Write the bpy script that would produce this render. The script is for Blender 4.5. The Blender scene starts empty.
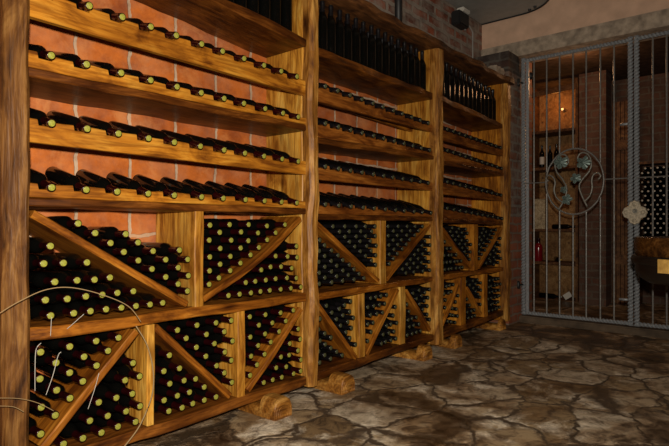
import bpy, bmesh, math, random
from math import sin, cos, tan, pi, radians, atan2, sqrt
from mathutils import Vector, Matrix

random.seed(11)
SC = bpy.context.scene
COL = SC.collection

# ------------------------------------------------------------------ survey of the place
D, H, FPX, YAW = 2.1, 0.97, 542.0, radians(40)      # camera distance to rack face, height, focal, yaw
FW = (cos(YAW), sin(YAW)); RT = (sin(YAW), -cos(YAW))

def ray(px, py):
    a = (px - 334.5) / FPX
    return FW[0] + a * RT[0], FW[1] + a * RT[1], (226.0 - py) / FPX

def onY(px, py, Y=0.0):
    dx, dy, b = ray(px, py); t = (Y + D) / dy
    return t * dx, H + b * t

def onX(px, py, X):
    dx, dy, b = ray(px, py); t = X / dx
    return -D + t * dy, H + b * t

# ------------------------------------------------------------------ node helpers
def newmat(name):
    m = bpy.data.materials.new(name); m.use_nodes = True
    nt = m.node_tree
    return m, nt, nt.nodes, nt.links, nt.nodes['Principled BSDF']

def N(nodes, kind, **kw):
    n = nodes.new(kind)
    for k, v in kw.items():
        setattr(n, k, v)
    return n

def ramp(nodes, stops):
    r = nodes.new('ShaderNodeValToRGB')
    e = r.color_ramp.elements
    while len(e) > len(stops): e.remove(e[-1])
    while len(e) < len(stops): e.new(0.5)
    for i, (p, c) in enumerate(stops):
        e[i].position = p
        e[i].color = (*c, 1) if len(c) == 3 else c
    return r

def mixc(nodes, links, fac, a, b, mode='MIX'):
    n = nodes.new('ShaderNodeMix'); n.data_type = 'RGBA'; n.blend_type = mode
    for sock, v in ((n.inputs[0], fac), (n.inputs[6], a), (n.inputs[7], b)):
        if hasattr(v, 'is_linked') or hasattr(v, 'links'): links.new(v, sock)
        elif isinstance(v, (int, float)): sock.default_value = v
        else: sock.default_value = (*v, 1)
    return n.outputs[2]

def plain(name, c, rough=0.5, metal=0.0, spec=0.5, noise=0.0, nscale=20):
    m, nt, nd, lk, b = newmat(name)
    b.inputs['Base Color'].default_value = (*c, 1)
    b.inputs['Roughness'].default_value = rough
    b.inputs['Metallic'].default_value = metal
    b.inputs['Specular IOR Level'].default_value = spec
    if noise:
        tc = N(nd, 'ShaderNodeTexCoord'); nz = N(nd, 'ShaderNodeTexNoise')
        nz.inputs['Scale'].default_value = nscale; nz.inputs['Detail'].default_value = 5
        lk.new(tc.outputs['Object'], nz.inputs['Vector'])
        r = ramp(nd, [(0.3, tuple(x * (1 - noise) for x in c)), (0.7, tuple(min(1, x * (1 + noise)) for x in c))])
        lk.new(nz.outputs['Fac'], r.inputs['Fac']); lk.new(r.outputs['Color'], b.inputs['Base Color'])
        bp = N(nd, 'ShaderNodeBump'); bp.inputs['Strength'].default_value = 0.25; bp.inputs['Distance'].default_value = 0.01
        lk.new(nz.outputs['Fac'], bp.inputs['Height']); lk.new(bp.outputs['Normal'], b.inputs['Normal'])
    return m

def wood(name, dark, mid, light, rough=0.42, bump=0.35):
    """long-grained varnished wood; grain runs along local X, every board gets its own patch"""
    m, nt, nd, lk, b = newmat(name)
    tc = N(nd, 'ShaderNodeTexCoord'); oi = N(nd, 'ShaderNodeObjectInfo')
    off = N(nd, 'ShaderNodeVectorMath', operation='SCALE'); off.inputs[0].default_value = (7.3, 3.1, 5.7)
    lk.new(oi.outputs['Random'], off.inputs['Scale'])
    add = N(nd, 'ShaderNodeVectorMath', operation='ADD')
    lk.new(tc.outputs['Object'], add.inputs[0]); lk.new(off.outputs[0], add.inputs[1])
    def stretched(sc):
        mp = N(nd, 'ShaderNodeMapping'); mp.inputs['Scale'].default_value = sc
        lk.new(add.outputs[0], mp.inputs['Vector']); return mp.outputs['Vector']
    n1 = N(nd, 'ShaderNodeTexNoise'); n1.inputs['Scale'].default_value = 1; n1.inputs['Detail'].default_value = 7; n1.inputs['Roughness'].default_value = 0.62; n1.inputs['Distortion'].default_value = 1.6
    lk.new(stretched((2.4, 9, 9)), n1.inputs['Vector'])
    n2 = N(nd, 'ShaderNodeTexNoise'); n2.inputs['Scale'].default_value = 1; n2.inputs['Detail'].default_value = 3; n2.inputs['Distortion'].default_value = 0.4
    lk.new(stretched((6, 85, 85)), n2.inputs['Vector'])
    n3 = N(nd, 'ShaderNodeTexNoise'); n3.inputs['Scale'].default_value = 2.2; n3.inputs['Detail'].default_value = 3
    lk.new(add.outputs[0], n3.inputs['Vector'])
    r1 = ramp(nd, [(0.33, dark), (0.5, mid), (0.68, light)])
    lk.new(n1.outputs['Fac'], r1.inputs['Fac'])
    r2 = ramp(nd, [(0.38, (0.36, 0.27, 0.2)), (0.56, (1, 1, 1))])
    lk.new(n2.outputs['Fac'], r2.inputs['Fac'])
    c = mixc(nd, lk, 0.62, r1.outputs['Color'], r2.outputs['Color'], 'MULTIPLY')
    r3 = ramp(nd, [(0.35, (0.42, 0.33, 0.26)), (0.6, (1, 1, 1))])
    lk.new(n3.outputs['Fac'], r3.inputs['Fac'])
    c = mixc(nd, lk, 0.7, c, r3.outputs['Color'], 'MULTIPLY')
    vo = N(nd, 'ShaderNodeTexVoronoi'); vo.inputs['Scale'].default_value = 1
    lk.new(stretched((2.2, 8, 8)), vo.inputs['Vector'])
    rk = ramp(nd, [(0.05, (0.18, 0.1, 0.05)), (0.18, (1, 1, 1))])
    lk.new(vo.outputs['Distance'], rk.inputs['Fac'])
    c = mixc(nd, lk, 0.8, c, rk.outputs['Color'], 'MULTIPLY')
    lk.new(c, b.inputs['Base Color'])
    b.inputs['Roughness'].default_value = rough; b.inputs['Specular IOR Level'].default_value = 0.28
    bp = N(nd, 'ShaderNodeBump'); bp.inputs['Strength'].default_value = bump; bp.inputs['Distance'].default_value = 0.006
    mx = N(nd, 'ShaderNodeMath', operation='ADD')
    lk.new(n1.outputs['Fac'], mx.inputs[0]); lk.new(n2.outputs['Fac'], mx.inputs[1])
    lk.new(mx.outputs[0], bp.inputs['Height']); lk.new(bp.outputs['Normal'], b.inputs['Normal'])
    return m

def brick(name, axis, c1, c2, mortar, grime=0.0, w=0.27, h=0.135, ms=0.011, shift=(0, 0), offset=0.5, mott=(0.5, 0.45, 0.42), scuff=None):
    m, nt, nd, lk, b = newmat(name)
    tc = N(nd, 'ShaderNodeTexCoord'); sp = N(nd, 'ShaderNodeSeparateXYZ'); cb = N(nd, 'ShaderNodeCombineXYZ')
    lk.new(tc.outputs['Object'], sp.inputs[0])
    ua = N(nd, 'ShaderNodeMath', operation='ADD')
    lk.new(sp.outputs['X'], ua.inputs[0]); lk.new(sp.outputs['Y'], ua.inputs[1])
    lk.new(ua.outputs[0] if axis == 'xy' else sp.outputs['X' if axis == 'x' else 'Y'], cb.inputs[0]); lk.new(sp.outputs['Z'], cb.inputs[1])
    mp = N(nd, 'ShaderNodeMapping'); mp.inputs['Location'].default_value = (shift[0], shift[1], 0)
    lk.new(cb.outputs[0], mp.inputs['Vector'])
    nw = N(nd, 'ShaderNodeTexNoise'); nw.inputs['Scale'].default_value = 11; nw.inputs['Detail'].default_value = 4
    lk.new(mp.outputs[0], nw.inputs['Vector'])
    sub = N(nd, 'ShaderNodeVectorMath', operation='SUBTRACT'); sub.inputs[1].default_value = (0.5, 0.5, 0.5)
    lk.new(nw.outputs['Color'], sub.inputs[0])
    scl = N(nd, 'ShaderNodeVectorMath', operation='SCALE'); scl.inputs['Scale'].default_value = 0.04
    lk.new(sub.outputs[0], scl.inputs[0])
    ad = N(nd, 'ShaderNodeVectorMath', operation='ADD')
    lk.new(mp.outputs[0], ad.inputs[0]); lk.new(scl.outputs[0], ad.inputs[1])
    bt = N(nd, 'ShaderNodeTexBrick'); bt.inputs['Scale'].default_value = 1; bt.offset = offset
    bt.inputs['Brick Width'].default_value = w; bt.inputs['Row Height'].default_value = h
    bt.inputs['Mortar Size'].default_value = ms; bt.inputs['Mortar Smooth'].default_value = 0.25
    bt.inputs['Color1'].default_value = (*c1, 1); bt.inputs['Color2'].default_value = (*c2, 1); bt.inputs['Mortar'].default_value = (*mortar, 1)
    lk.new(ad.outputs[0], bt.inputs['Vector'])
    n2 = N(nd, 'ShaderNodeTexNoise'); n2.inputs['Scale'].default_value = 6; n2.inputs['Detail'].default_value = 6; n2.inputs['Roughness'].default_value = 0.65
    lk.new(mp.outputs[0], n2.inputs['Vector'])
    r = ramp(nd, [(0.35, mott), (0.58, (1, 1, 1))])
    lk.new(n2.outputs['Fac'], r.inputs['Fac'])
    c = mixc(nd, lk, 0.85, bt.outputs['Color'], r.outputs['Color'], 'MULTIPLY')
    if scuff:
        n4 = N(nd, 'ShaderNodeTexNoise'); n4.inputs['Scale'].default_value = 5.5; n4.inputs['Detail'].default_value = 8; n4.inputs['Roughness'].default_value = 0.68; n4.inputs['Distortion'].default_value = 0.7
        lk.new(ad.outputs[0], n4.inputs['Vector'])
        r4 = ramp(nd, [(0.52, (0,) * 3), (0.7, (0.55,) * 3)]); lk.new(n4.outputs['Fac'], r4.inputs['Fac'])
        c = mixc(nd, lk, r4.outputs['Color'], c, scuff)
    if grime:
        n3 = N(nd, 'ShaderNodeTexNoise'); n3.inputs['Scale'].default_value = 4.5; n3.inputs['Detail'].default_value = 7; n3.inputs['Roughness'].default_value = 0.7
        lk.new(mp.outputs[0], n3.inputs['Vector'])
        rg = ramp(nd, [(0.42, (0, 0, 0)), (0.6, (grime,) * 3)])
        lk.new(n3.outputs['Fac'], rg.inputs['Fac'])
        c = mixc(nd, lk, rg.outputs['Color'], c, mortar)
    lk.new(c, b.inputs['Base Color']); b.inputs['Roughness'].default_value = 0.85
    sm = N(nd, 'ShaderNodeMath', operation='MULTIPLY'); sm.inputs[1].default_value = -1
    lk.new(bt.outputs['Fac'], sm.inputs[0])
    s2 = N(nd, 'ShaderNodeMath', operation='ADD'); lk.new(sm.outputs[0], s2.inputs[0]); lk.new(n2.outputs['Fac'], s2.inputs[1])
    bp = N(nd, 'ShaderNodeBump'); bp.inputs['Strength'].default_value = 0.6; bp.inputs['Distance'].default_value = 0.01
    lk.new(s2.outputs[0], bp.inputs['Height']); lk.new(bp.outputs['Normal'], b.inputs['Normal'])
    return m

def flagstones():
    m, nt, nd, lk, b = newmat('flagstones')
    tc = N(nd, 'ShaderNodeTexCoord')
    nw = N(nd, 'ShaderNodeTexNoise'); nw.inputs['Scale'].default_value = 3.6; nw.inputs['Detail'].default_value = 8; nw.inputs['Roughness'].default_value = 0.62
    lk.new(tc.outputs['Object'], nw.inputs['Vector'])
    sub = N(nd, 'ShaderNodeVectorMath', operation='SUBTRACT'); sub.inputs[1].default_value = (0.5,) * 3
    lk.new(nw.outputs['Color'], sub.inputs[0])
    scl = N(nd, 'ShaderNodeVectorMath', operation='SCALE'); scl.inputs['Scale'].default_value = 0.34
    lk.new(sub.outputs[0], scl.inputs[0])
    ad = N(nd, 'ShaderNodeVectorMath', operation='ADD'); lk.new(tc.outputs['Object'], ad.inputs[0]); lk.new(scl.outputs[0], ad.inputs[1])
    mp = N(nd, 'ShaderNodeMapping'); mp.inputs['Scale'].default_value = (2.5, 3.3, 0.0); mp.inputs['Rotation'].default_value = (0, 0, radians(35)); mp.inputs['Location'].default_value = (0.37, 0.8, 0)
    lk.new(ad.outputs[0], mp.inputs['Vector'])
    ve = N(nd, 'ShaderNodeTexVoronoi', feature='DISTANCE_TO_EDGE'); ve.inputs['Scale'].default_value = 1
    vc = N(nd, 'ShaderNodeTexVoronoi', feature='F1'); vc.inputs['Scale'].default_value = 1
    lk.new(mp.outputs[0], ve.inputs['Vector']); lk.new(mp.outputs[0], vc.inputs['Vector'])
    sp = N(nd, 'ShaderNodeSeparateColor'); lk.new(vc.outputs['Color'], sp.inputs[0])
    rc = ramp(nd, [(0.0, (0.24, 0.155, 0.07)), (0.35, (0.4, 0.285, 0.155)), (0.7, (0.5, 0.385, 0.25)), (1.0, (0.6, 0.51, 0.38))])
    lk.new(sp.outputs[0], rc.inputs['Fac'])
    def noise(scale, detail, rough, dist=0.0):
        n = N(nd, 'ShaderNodeTexNoise'); n.inputs['Scale'].default_value = scale; n.inputs['Detail'].default_value = detail
        n.inputs['Roughness'].default_value = rough; n.inputs['Distortion'].default_value = dist
        lk.new(tc.outputs['Object'], n.inputs['Vector']); return n
    n0 = noise(3.6, 10, 0.72, 0.6)                      # pale worn scuffs
    r0 = ramp(nd, [(0.5, (0,) * 3), (0.62, (0.9,) * 3)]); lk.new(n0.outputs['Fac'], r0.inputs['Fac'])
    c = mixc(nd, lk, r0.outputs['Color'], rc.outputs['Color'], (0.95, 0.86, 0.7))
    n1 = noise(9, 10, 0.8, 0.9)
    r1 = ramp(nd, [(0.38, (0.16, 0.1, 0.055)), (0.54, (1.1, 1.07, 1.03))]); lk.new(n1.outputs['Fac'], r1.inputs['Fac'])
    c = mixc(nd, lk, 0.85, c, r1.outputs['Color'], 'MULTIPLY')
    n2 = noise(1.5, 8, 0.68, 0.5)                       # damp dark stains
    r2 = ramp(nd, [(0.42, (0.13, 0.08, 0.045)), (0.48, (0.6, 0.5, 0.4)), (0.56, (1, 1, 1))]); lk.new(n2.outputs['Fac'], r2.inputs['Fac'])
    c = mixc(nd, lk, 0.92, c, r2.outputs['Color'], 'MULTIPLY')
    jn = N(nd, 'ShaderNodeMath', operation='MULTIPLY_ADD'); jn.inputs[1].default_value = -0.16
    lk.new(n0.outputs['Fac'], jn.inputs[0]); lk.new(ve.outputs['Distance'], jn.inputs[2])
    ja = N(nd, 'ShaderNodeMath', operation='ADD'); ja.inputs[1].default_value = 0.08; lk.new(jn.outputs[0], ja.inputs[0])
    rj = ramp(nd, [(0.012, (0.0, 0.0, 0.0)), (0.045, (1, 1, 1))]); lk.new(ja.outputs[0], rj.inputs['Fac'])
    c = mixc(nd, lk, rj.outputs['Color'], (0.085, 0.052, 0.026), c)
    lk.new(c, b.inputs['Base Color'])
    rr = ramp(nd, [(0.4, (0.32,) * 3), (0.55, (0.72,) * 3)]); lk.new(n2.outputs['Fac'], rr.inputs['Fac']); lk.new(rr.outputs['Color'], b.inputs['Roughness'])
    rh = ramp(nd, [(0.0, (0,) * 3), (0.09, (1,) * 3)]); lk.new(ja.outputs[0], rh.inputs['Fac'])
    hm = N(nd, 'ShaderNodeMath', operation='MULTIPLY_ADD'); hm.inputs[1].default_value = 0.9
    lk.new(n1.outputs['Fac'], hm.inputs[0]); lk.new(rh.outputs['Color'], hm.inputs[2])
    bp = N(nd, 'ShaderNodeBump'); bp.inputs['Strength'].default_value = 0.8; bp.inputs['Distance'].default_value = 0.022
    lk.new(hm.outputs[0], bp.inputs['Height']); lk.new(bp.outputs['Normal'], b.inputs['Normal'])
    return m

W_BOARD = wood('pine_board', (0.13, 0.036, 0.004), (0.4, 0.135, 0.012), (0.64, 0.27, 0.034))
W_RAIL = wood('amber_rail', (0.2, 0.06, 0.006), (0.58, 0.22, 0.018), (0.82, 0.4, 0.05))
W_DARKRAIL = wood('russet_rail', (0.12, 0.032, 0.005), (0.33, 0.105, 0.014), (0.5, 0.19, 0.03))
W_SHELF = wood('pine_shelf', (0.045, 0.012, 0.002), (0.14, 0.042, 0.005), (0.32, 0.11, 0.015))
W_POST = wood('rustic_post', (0.14, 0.048, 0.008), (0.46, 0.2, 0.032), (0.72, 0.4, 0.1), rough=0.46, bump=0.6)
W_ENDPOST = wood('dark_end_post', (0.045, 0.016, 0.004), (0.17, 0.068, 0.014), (0.36, 0.18, 0.05), rough=0.5, bump=0.5)  # end post wood darkened in colour for the weaker flash on it
W_PANEL = wood('pale_panel', (0.34, 0.125, 0.013), (0.7, 0.33, 0.042), (0.88, 0.54, 0.115), bump=0.25)
W_BEAM = wood('dark_top_board', (0.04, 0.015, 0.005), (0.12, 0.045, 0.012), (0.24, 0.095, 0.026), rough=0.6, bump=0.6)
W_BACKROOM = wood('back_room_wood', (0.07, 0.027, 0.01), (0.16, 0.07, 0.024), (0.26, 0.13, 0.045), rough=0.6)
W_CRATE = wood('grey_crate_wood', (0.3, 0.24, 0.15), (0.5, 0.41, 0.26), (0.65, 0.55, 0.36), rough=0.7)
M_GLASS = plain('dark_bottle_glass', (0.003, 0.003, 0.0025), 0.1, 0, 0.45)
_nt = M_GLASS.node_tree; _tc = _nt.nodes.new('ShaderNodeTexCoord'); _nz = _nt.nodes.new('ShaderNodeTexNoise'); _nz.inputs['Scale'].default_value = 28; _nz.inputs['Detail'].default_value = 5
_r = ramp(_nt.nodes, [(0.4, (0.05,) * 3), (0.7, (0.22,) * 3)])
_nt.links.new(_tc.outputs['Object'], _nz.inputs['Vector']); _nt.links.new(_nz.outputs['Fac'], _r.inputs['Fac']); _nt.links.new(_r.outputs['Color'], _nt.nodes['Principled BSDF'].inputs['Roughness'])
M_RED = plain('burgundy_foil', (0.022, 0.002, 0.0028), 0.22, 0, 0.5)
M_BLACKFOIL = plain('black_foil', (0.008, 0.007, 0.008), 0.25, 0, 0.5)
M_CORK = plain('yellow_green_seal', (0.33, 0.33, 0.045), 0.5, 0, 0.4, 0.35, 160)
M_DULL = plain('dull_olive_seal', (0.075, 0.08, 0.035), 0.45, 0, 0.4)
M_LABEL = plain('white_label', (0.6, 0.58, 0.52), 0.6)
M_REDGLASS = plain('red_bottle_glass', (0.2, 0.006, 0.01), 0.15)
M_YELLOW = plain('yellow_seal', (0.75, 0.5, 0.08), 0.4)
M_IRON = plain('galvanised_iron', (0.33, 0.35, 0.37), 0.4, 0.3, 0.5, 0.2, 60)
M_BAR = plain('bare_iron_bar', (0.2, 0.19, 0.175), 0.42, 0.3, 0.5, 0.2, 60)
M_PATINA = plain('verdigris_leaf', (0.16, 0.22, 0.2), 0.4, 0.3, 0.5, 0.4, 40)
M_BRONZE = plain('dark_bronze_vine', (0.22, 0.21, 0.18), 0.4, 0.3, 0.5, 0.3, 50)
M_PLATE = plain('cast_lock_plate', (0.42, 0.36, 0.26), 0.55, 0.1, 0.5, 0.3, 60)
M_BLACK = plain('black_plastic', (0.012, 0.012, 0.013), 0.5)
M_CABLE = plain('grey_cable', (0.3, 0.29, 0.27), 0.6)
M_GREY = plain('grey_sheet_metal', (0.34, 0.34, 0.32), 0.5, 0.2, 0.4, 0.1, 12)
M_PLASTER = plain('beige_plaster', (0.66, 0.44, 0.31), 0.9, 0, 0.2, 0.14, 7)
M_STONE = plain('grey_lintel_stone', (0.36, 0.29, 0.22), 0.9, 0, 0.2, 0.4, 16)
M_CEIL = plain('ceiling_plaster', (0.3, 0.25, 0.2), 0.9, 0, 0.2, 0.12, 5)
M_THRESH = plain('worn_threshold', (0.1, 0.07, 0.045), 0.85, 0, 0.3, 0.4, 9)
M_TUB = wood('tub_wood', (0.035, 0.014, 0.004), (0.1, 0.04, 0.01), (0.19, 0.085, 0.022), rough=0.22)
M_TUBDARK = plain('black_lacquer', (0.012, 0.008, 0.006), 0.3)
M_BRASS = plain('brass_plate', (0.85, 0.5, 0.13), 0.42, 0.35, 0.5, 0.25, 30)
M_TENDRIL = plain('dry_tendril', (0.33, 0.22, 0.1), 0.8)
M_WEB = plain('cobweb', (0.5, 0.47, 0.42), 0.9)
M_RUBBLE = plain('broken_brick', (0.3, 0.09, 0.04), 0.9, 0, 0.2, 0.4, 20)
M_DARKCEIL = plain('dark_brown_ceiling', (0.05, 0.032, 0.022), 0.95, 0, 0.1, 0.4, 14)  # mottled dark brown of the back room ceiling
M_FLOOR = flagstones()
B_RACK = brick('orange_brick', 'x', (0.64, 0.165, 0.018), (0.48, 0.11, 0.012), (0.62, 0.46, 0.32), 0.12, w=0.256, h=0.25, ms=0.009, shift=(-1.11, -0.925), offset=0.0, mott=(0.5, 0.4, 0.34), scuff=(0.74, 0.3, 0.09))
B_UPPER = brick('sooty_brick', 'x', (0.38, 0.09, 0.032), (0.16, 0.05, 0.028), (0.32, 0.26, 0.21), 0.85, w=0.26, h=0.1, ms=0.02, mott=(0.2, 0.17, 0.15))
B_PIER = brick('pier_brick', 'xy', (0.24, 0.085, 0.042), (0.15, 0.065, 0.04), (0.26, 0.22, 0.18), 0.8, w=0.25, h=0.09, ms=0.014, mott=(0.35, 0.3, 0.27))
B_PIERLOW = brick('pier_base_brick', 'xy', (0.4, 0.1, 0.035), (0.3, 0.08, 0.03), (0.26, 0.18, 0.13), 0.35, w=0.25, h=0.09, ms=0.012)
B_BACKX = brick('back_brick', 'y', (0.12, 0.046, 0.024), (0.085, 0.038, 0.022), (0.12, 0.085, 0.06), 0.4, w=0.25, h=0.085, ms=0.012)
B_SHADED = brick('shaded_pier_brick', 'xy', (0.07, 0.03, 0.02), (0.03, 0.022, 0.018), (0.1, 0.085, 0.07), 0.7, w=0.25, h=0.09, ms=0.014)  # shade of a dark recess painted into the pier top's brick colour
B_JAMB = brick('jamb_brick', 'x', (0.34, 0.1, 0.04), (0.26, 0.08, 0.035), (0.22, 0.16, 0.12), 0.3, w=0.25, h=0.09, ms=0.012)

# ------------------------------------------------------------------ object helpers
def link(name, bm, mat, parent=None, smooth=False, loc=None):
    me = bpy.data.meshes.new(name)
    bmesh.ops.recalc_face_normals(bm, faces=bm.faces)
    bm.to_mesh(me); bm.free()
    for mm in (mat if isinstance(mat, (list, tuple)) else [mat]): me.materials.append(mm)
    if smooth:
        for p in me.polygons: p.use_smooth = True
    o = bpy.data.objects.new(name, me); COL.objects.link(o)
    if parent: o.parent = parent
    if loc: o.location = loc
    return o

def tag(o, label, cat, group=None):
    o['label'] = label; o['category'] = cat
    if group: o['group'] = group
    return o

def empty(name, loc, label, cat, group=None):
    o = bpy.data.objects.new(name, None); COL.objects.link(o); o.location = loc; o.empty_display_size = 0.1
    return tag(o, label, cat, group)

def box_bm(bm, lo, hi):
    v = [bm.verts.new((x, y, z)) for x in (lo[0], hi[0]) for y in (lo[1], hi[1]) for z in (lo[2], hi[2])]
    for f in ((0, 1, 3, 2), (4, 6, 7, 5), (0, 4, 5, 1), (2, 3, 7, 6), (0, 2, 6, 4), (1, 5, 7, 3)):
        bm.faces.new([v[i] for i in f])

def box(name, lo, hi, mat, parent=None, bev=0.0):
    bm = bmesh.new(); box_bm(bm, lo, hi)
    if bev: bmesh.ops.bevel(bm, geom=bm.edges[:], offset=bev, segments=2, affect='EDGES')
    if parent: bm.transform(Matrix.Translation(-parent.location))
    return link(name, bm, mat, parent)

def structure(o):
    o['kind'] = 'structure'; return o

def beam(name, parent, a, b, y0, y1, t, mat, jit=0.004, bow=0.0, seg=None, t2=None, roundness=0.005, depth_jit=0.004):
    """a rustic board in the rack: from a to b (x,z), thickness t in the x-z plane, y0..y1 deep; edges wander a little"""
    ax, az = a; bx, bz = b
    L = sqrt((bx - ax) ** 2 + (bz - az) ** 2)
    n = seg or max(4, int(L / 0.07))
    bm = bmesh.new(); rings = []
    ph = [random.uniform(0, 6.28) for _ in range(8)]
    def wob(k, u): return jit * (0.6 * sin(u * L * 9 + ph[k]) + 0.4 * sin(u * L * 23 + ph[k + 1])) + random.uniform(-jit, jit) * 0.25
    for i in range(n + 1):
        u = i / n; x = (u - 0.5) * L
        tt = t + ((t2 - t) * u if t2 else 0)
        off = bow * sin(pi * u)
        zt, zb = off + tt / 2 + wob(0, u), off - tt / 2 + wob(2, u)
        yf = y0 + depth_jit * (0.6 * sin(u * L * 8 + ph[4]) + 0.4 * sin(u * L * 19 + ph[5]))
        r = min(roundness, tt * 0.35)
        rings.append([bm.verts.new(p) for p in ((x, yf + r, zt), (x, y1, zt), (x, y1, zb), (x, yf + r, zb), (x, yf, zb + r), (x, yf, zt - r))])
    for i in range(n):
        p, q = rings[i], rings[i + 1]
        for k in range(6):
            bm.faces.new((p[k], p[(k + 1) % 6], q[(k + 1) % 6], q[k]))
    bm.faces.new(rings[0]); bm.faces.new(rings[-1][::-1])
    o = link(name, bm, mat, parent)
    th = atan2(bz - az, bx - ax)
    pl = parent.location if parent else Vector((0, 0, 0))
    o.rotation_euler = (0, -th, 0)
    o.location = Vector(((ax + bx) / 2, 0, (az + bz) / 2)) - pl
    return o

def tube_bm(bm, pts, r, seg=6, cap=True):
    pts = [Vector(p) for p in pts]; rings = []
    for i, p in enumerate(pts):
        d = (pts[min(i + 1, len(pts) - 1)] - pts[max(i - 1, 0)]).normalized()
        up = Vector((0, 0, 1)) if abs(d.z) < 0.9 else Vector((1, 0, 0))
        s = d.cross(up).normalized(); w = d.cross(s)
        rr = r[i] if isinstance(r, (list, tuple)) else r
        rings.append([bm.verts.new(p + (s * cos(2 * pi * k / seg) + w * sin(2 * pi * k / seg)) * rr) for k in range(seg)])
    for a, b in zip(rings, rings[1:]):
        for k in range(seg): bm.faces.new((a[k], a[(k + 1) % seg], b[(k + 1) % seg], b[k]))
    if cap:
        bm.faces.new(rings[0][::-1]); bm.faces.new(rings[-1])

def smooth_pts(P, k=6):
    P = [Vector(p) for p in P]; out = []
    for i in range(len(P) - 1):
        p0, p1, p2, p3 = P[max(i - 1, 0)], P[i], P[i + 1], P[min(i + 2, len(P) - 1)]
        for j in range(k):
            t = j / k
            out.append(0.5 * ((2 * p1) + (p2 - p0) * t + (2 * p0 - 5 * p1 + 4 * p2 - p3) * t * t + (3 * p1 - p0 - 3 * p2 + p3) * t ** 3))
    out.append(P[-1]); return out

def twisted_bm(bm, p0, p1, half, pitch):
    """a square bar twisted about its own axis, like rope-worked iron"""
    p0, p1 = Vector(p0), Vector(p1); d = p1 - p0; L = d.length; d.normalize()
    up = Vector((0, 0, 1)) if abs(d.z) < 0.9 else Vector((1, 0, 0))
    s = d.cross(up).normalized(); w = d.cross(s)
    n = max(2, int(L / (pitch / 5))); rings = []
    for i in range(n + 1):
        a0 = i / n * L / pitch * pi / 2
        rings.append([bm.verts.new(p0 + d * (i / n * L) + (s * cos(a0 + k * pi / 2) + w * sin(a0 + k * pi / 2)) * half * 1.2) for k in range(4)])
    for a, b in zip(rings, rings[1:]):
        for k in range(4): bm.faces.new((a[k], a[(k + 1) % 4], b[(k + 1) % 4], b[k]))
    bm.faces.new(rings[0][::-1]); bm.faces.new(rings[-1])

def lathe_bm(bm, prof, seg, mtx=None, mi=0):
    rings = []
    for r, z in prof:
        if r < 1e-5:
            rings.append([bm.verts.new((0, 0, z))])
        else:
            rings.append([bm.verts.new((r * cos(2 * pi * k / seg), r * sin(2 * pi * k / seg), z)) for k in range(seg)])
    for a, b in zip(rings, rings[1:]):
        for k in range(seg):
            k2 = (k + 1) % seg
            if len(a) == 1 and len(b) == 1: continue
            if len(a) == 1: f = bm.faces.new((a[0], b[k], b[k2]))
            elif len(b) == 1: f = bm.faces.new((a[k], a[k2], b[0]))
            else: f = bm.faces.new((a[k], a[k2], b[k2], b[k]))
            f.material_index = mi
    vs = [v for r in rings for v in r]
    if mtx: bmesh.ops.transform(bm, matrix=mtx, verts=vs)
    return vs

# ------------------------------------------------------------------ room
XG = onY(519, 226)[0]                 # gate wall
YW = 0.335                            # brick wall behind the rack
ZC = 3.42
gate_top = onX(519, 57, XG)[1]; gate_bot = onX(519, 313, XG)[1]
RACK_TOP = onY(439, 44)[1]
print('XG', XG, 'gate z', gate_bot, gate_top, 'rack top', RACK_TOP)

floor = structure(box('floor', (-2.2, -3.9, -0.1), (XG + 3.2, YW + 0.3, 0), M_FLOOR))
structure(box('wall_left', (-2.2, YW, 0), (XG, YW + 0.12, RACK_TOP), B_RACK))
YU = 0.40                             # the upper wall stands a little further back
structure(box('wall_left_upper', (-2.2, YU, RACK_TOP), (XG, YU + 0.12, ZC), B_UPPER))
XP = onY(508.6, 226)[0] + 0.004
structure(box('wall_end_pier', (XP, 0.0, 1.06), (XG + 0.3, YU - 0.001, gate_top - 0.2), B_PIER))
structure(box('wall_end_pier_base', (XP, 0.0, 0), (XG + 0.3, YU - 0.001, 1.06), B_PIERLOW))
structure(box('wall_end_pier_top', (XP + 0.006, 0.004, gate_top - 0.2), (XG + 0.3, YU - 0.001, gate_top + 0.004), B_SHADED))
lint_top = onX(560, 33, XG)[1]
structure(box('trim_1', (XG - 0.02, -2.9, gate_top + 0.005), (XG + 0.3, YU - 0.001, lint_top), M_STONE))
structure(box('wall_end', (XG, -3.9, lint_top), (XG + 0.3, YU + 0.12, ZC), M_PLASTER))
yR = 2 * onX(634, 226, XG)[0]
structure(box('wall_end_far_pier', (XG, -3.9, 0), (XG + 0.3, yR - 0.02, gate_top + 0.005), M_PLASTER))
structure(box('wall_right', (-2.2, -4.0, 0), (XG + 0.3, -3.9, ZC), M_PLASTER))
structure(box('wall_back', (-2.3, -3.9, 0), (-2.2, YW, ZC), M_PLASTER))
structure(box('ceiling', (-2.2, -3.9, ZC), (XG + 0.3, YW, ZC + 0.1), M_CEIL))
structure(box('trim_2', (XG - 0.02, yR - 0.02, 0), (XG + 0.3, -0.001, gate_bot - 0.022), M_THRESH, bev=0.012))
structure(box('trim_3', (XG + 0.12, -0.022, gate_bot - 0.02), (XG + 0.3, -0.0005, gate_top), B_JAMB))

# ------------------------------------------------------------------ rack
rack = empty('wine_rack', (onY(0, 226)[0], 0, 0), 'long rustic wooden wine rack of three bays along the brick wall', 'wine rack')
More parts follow.
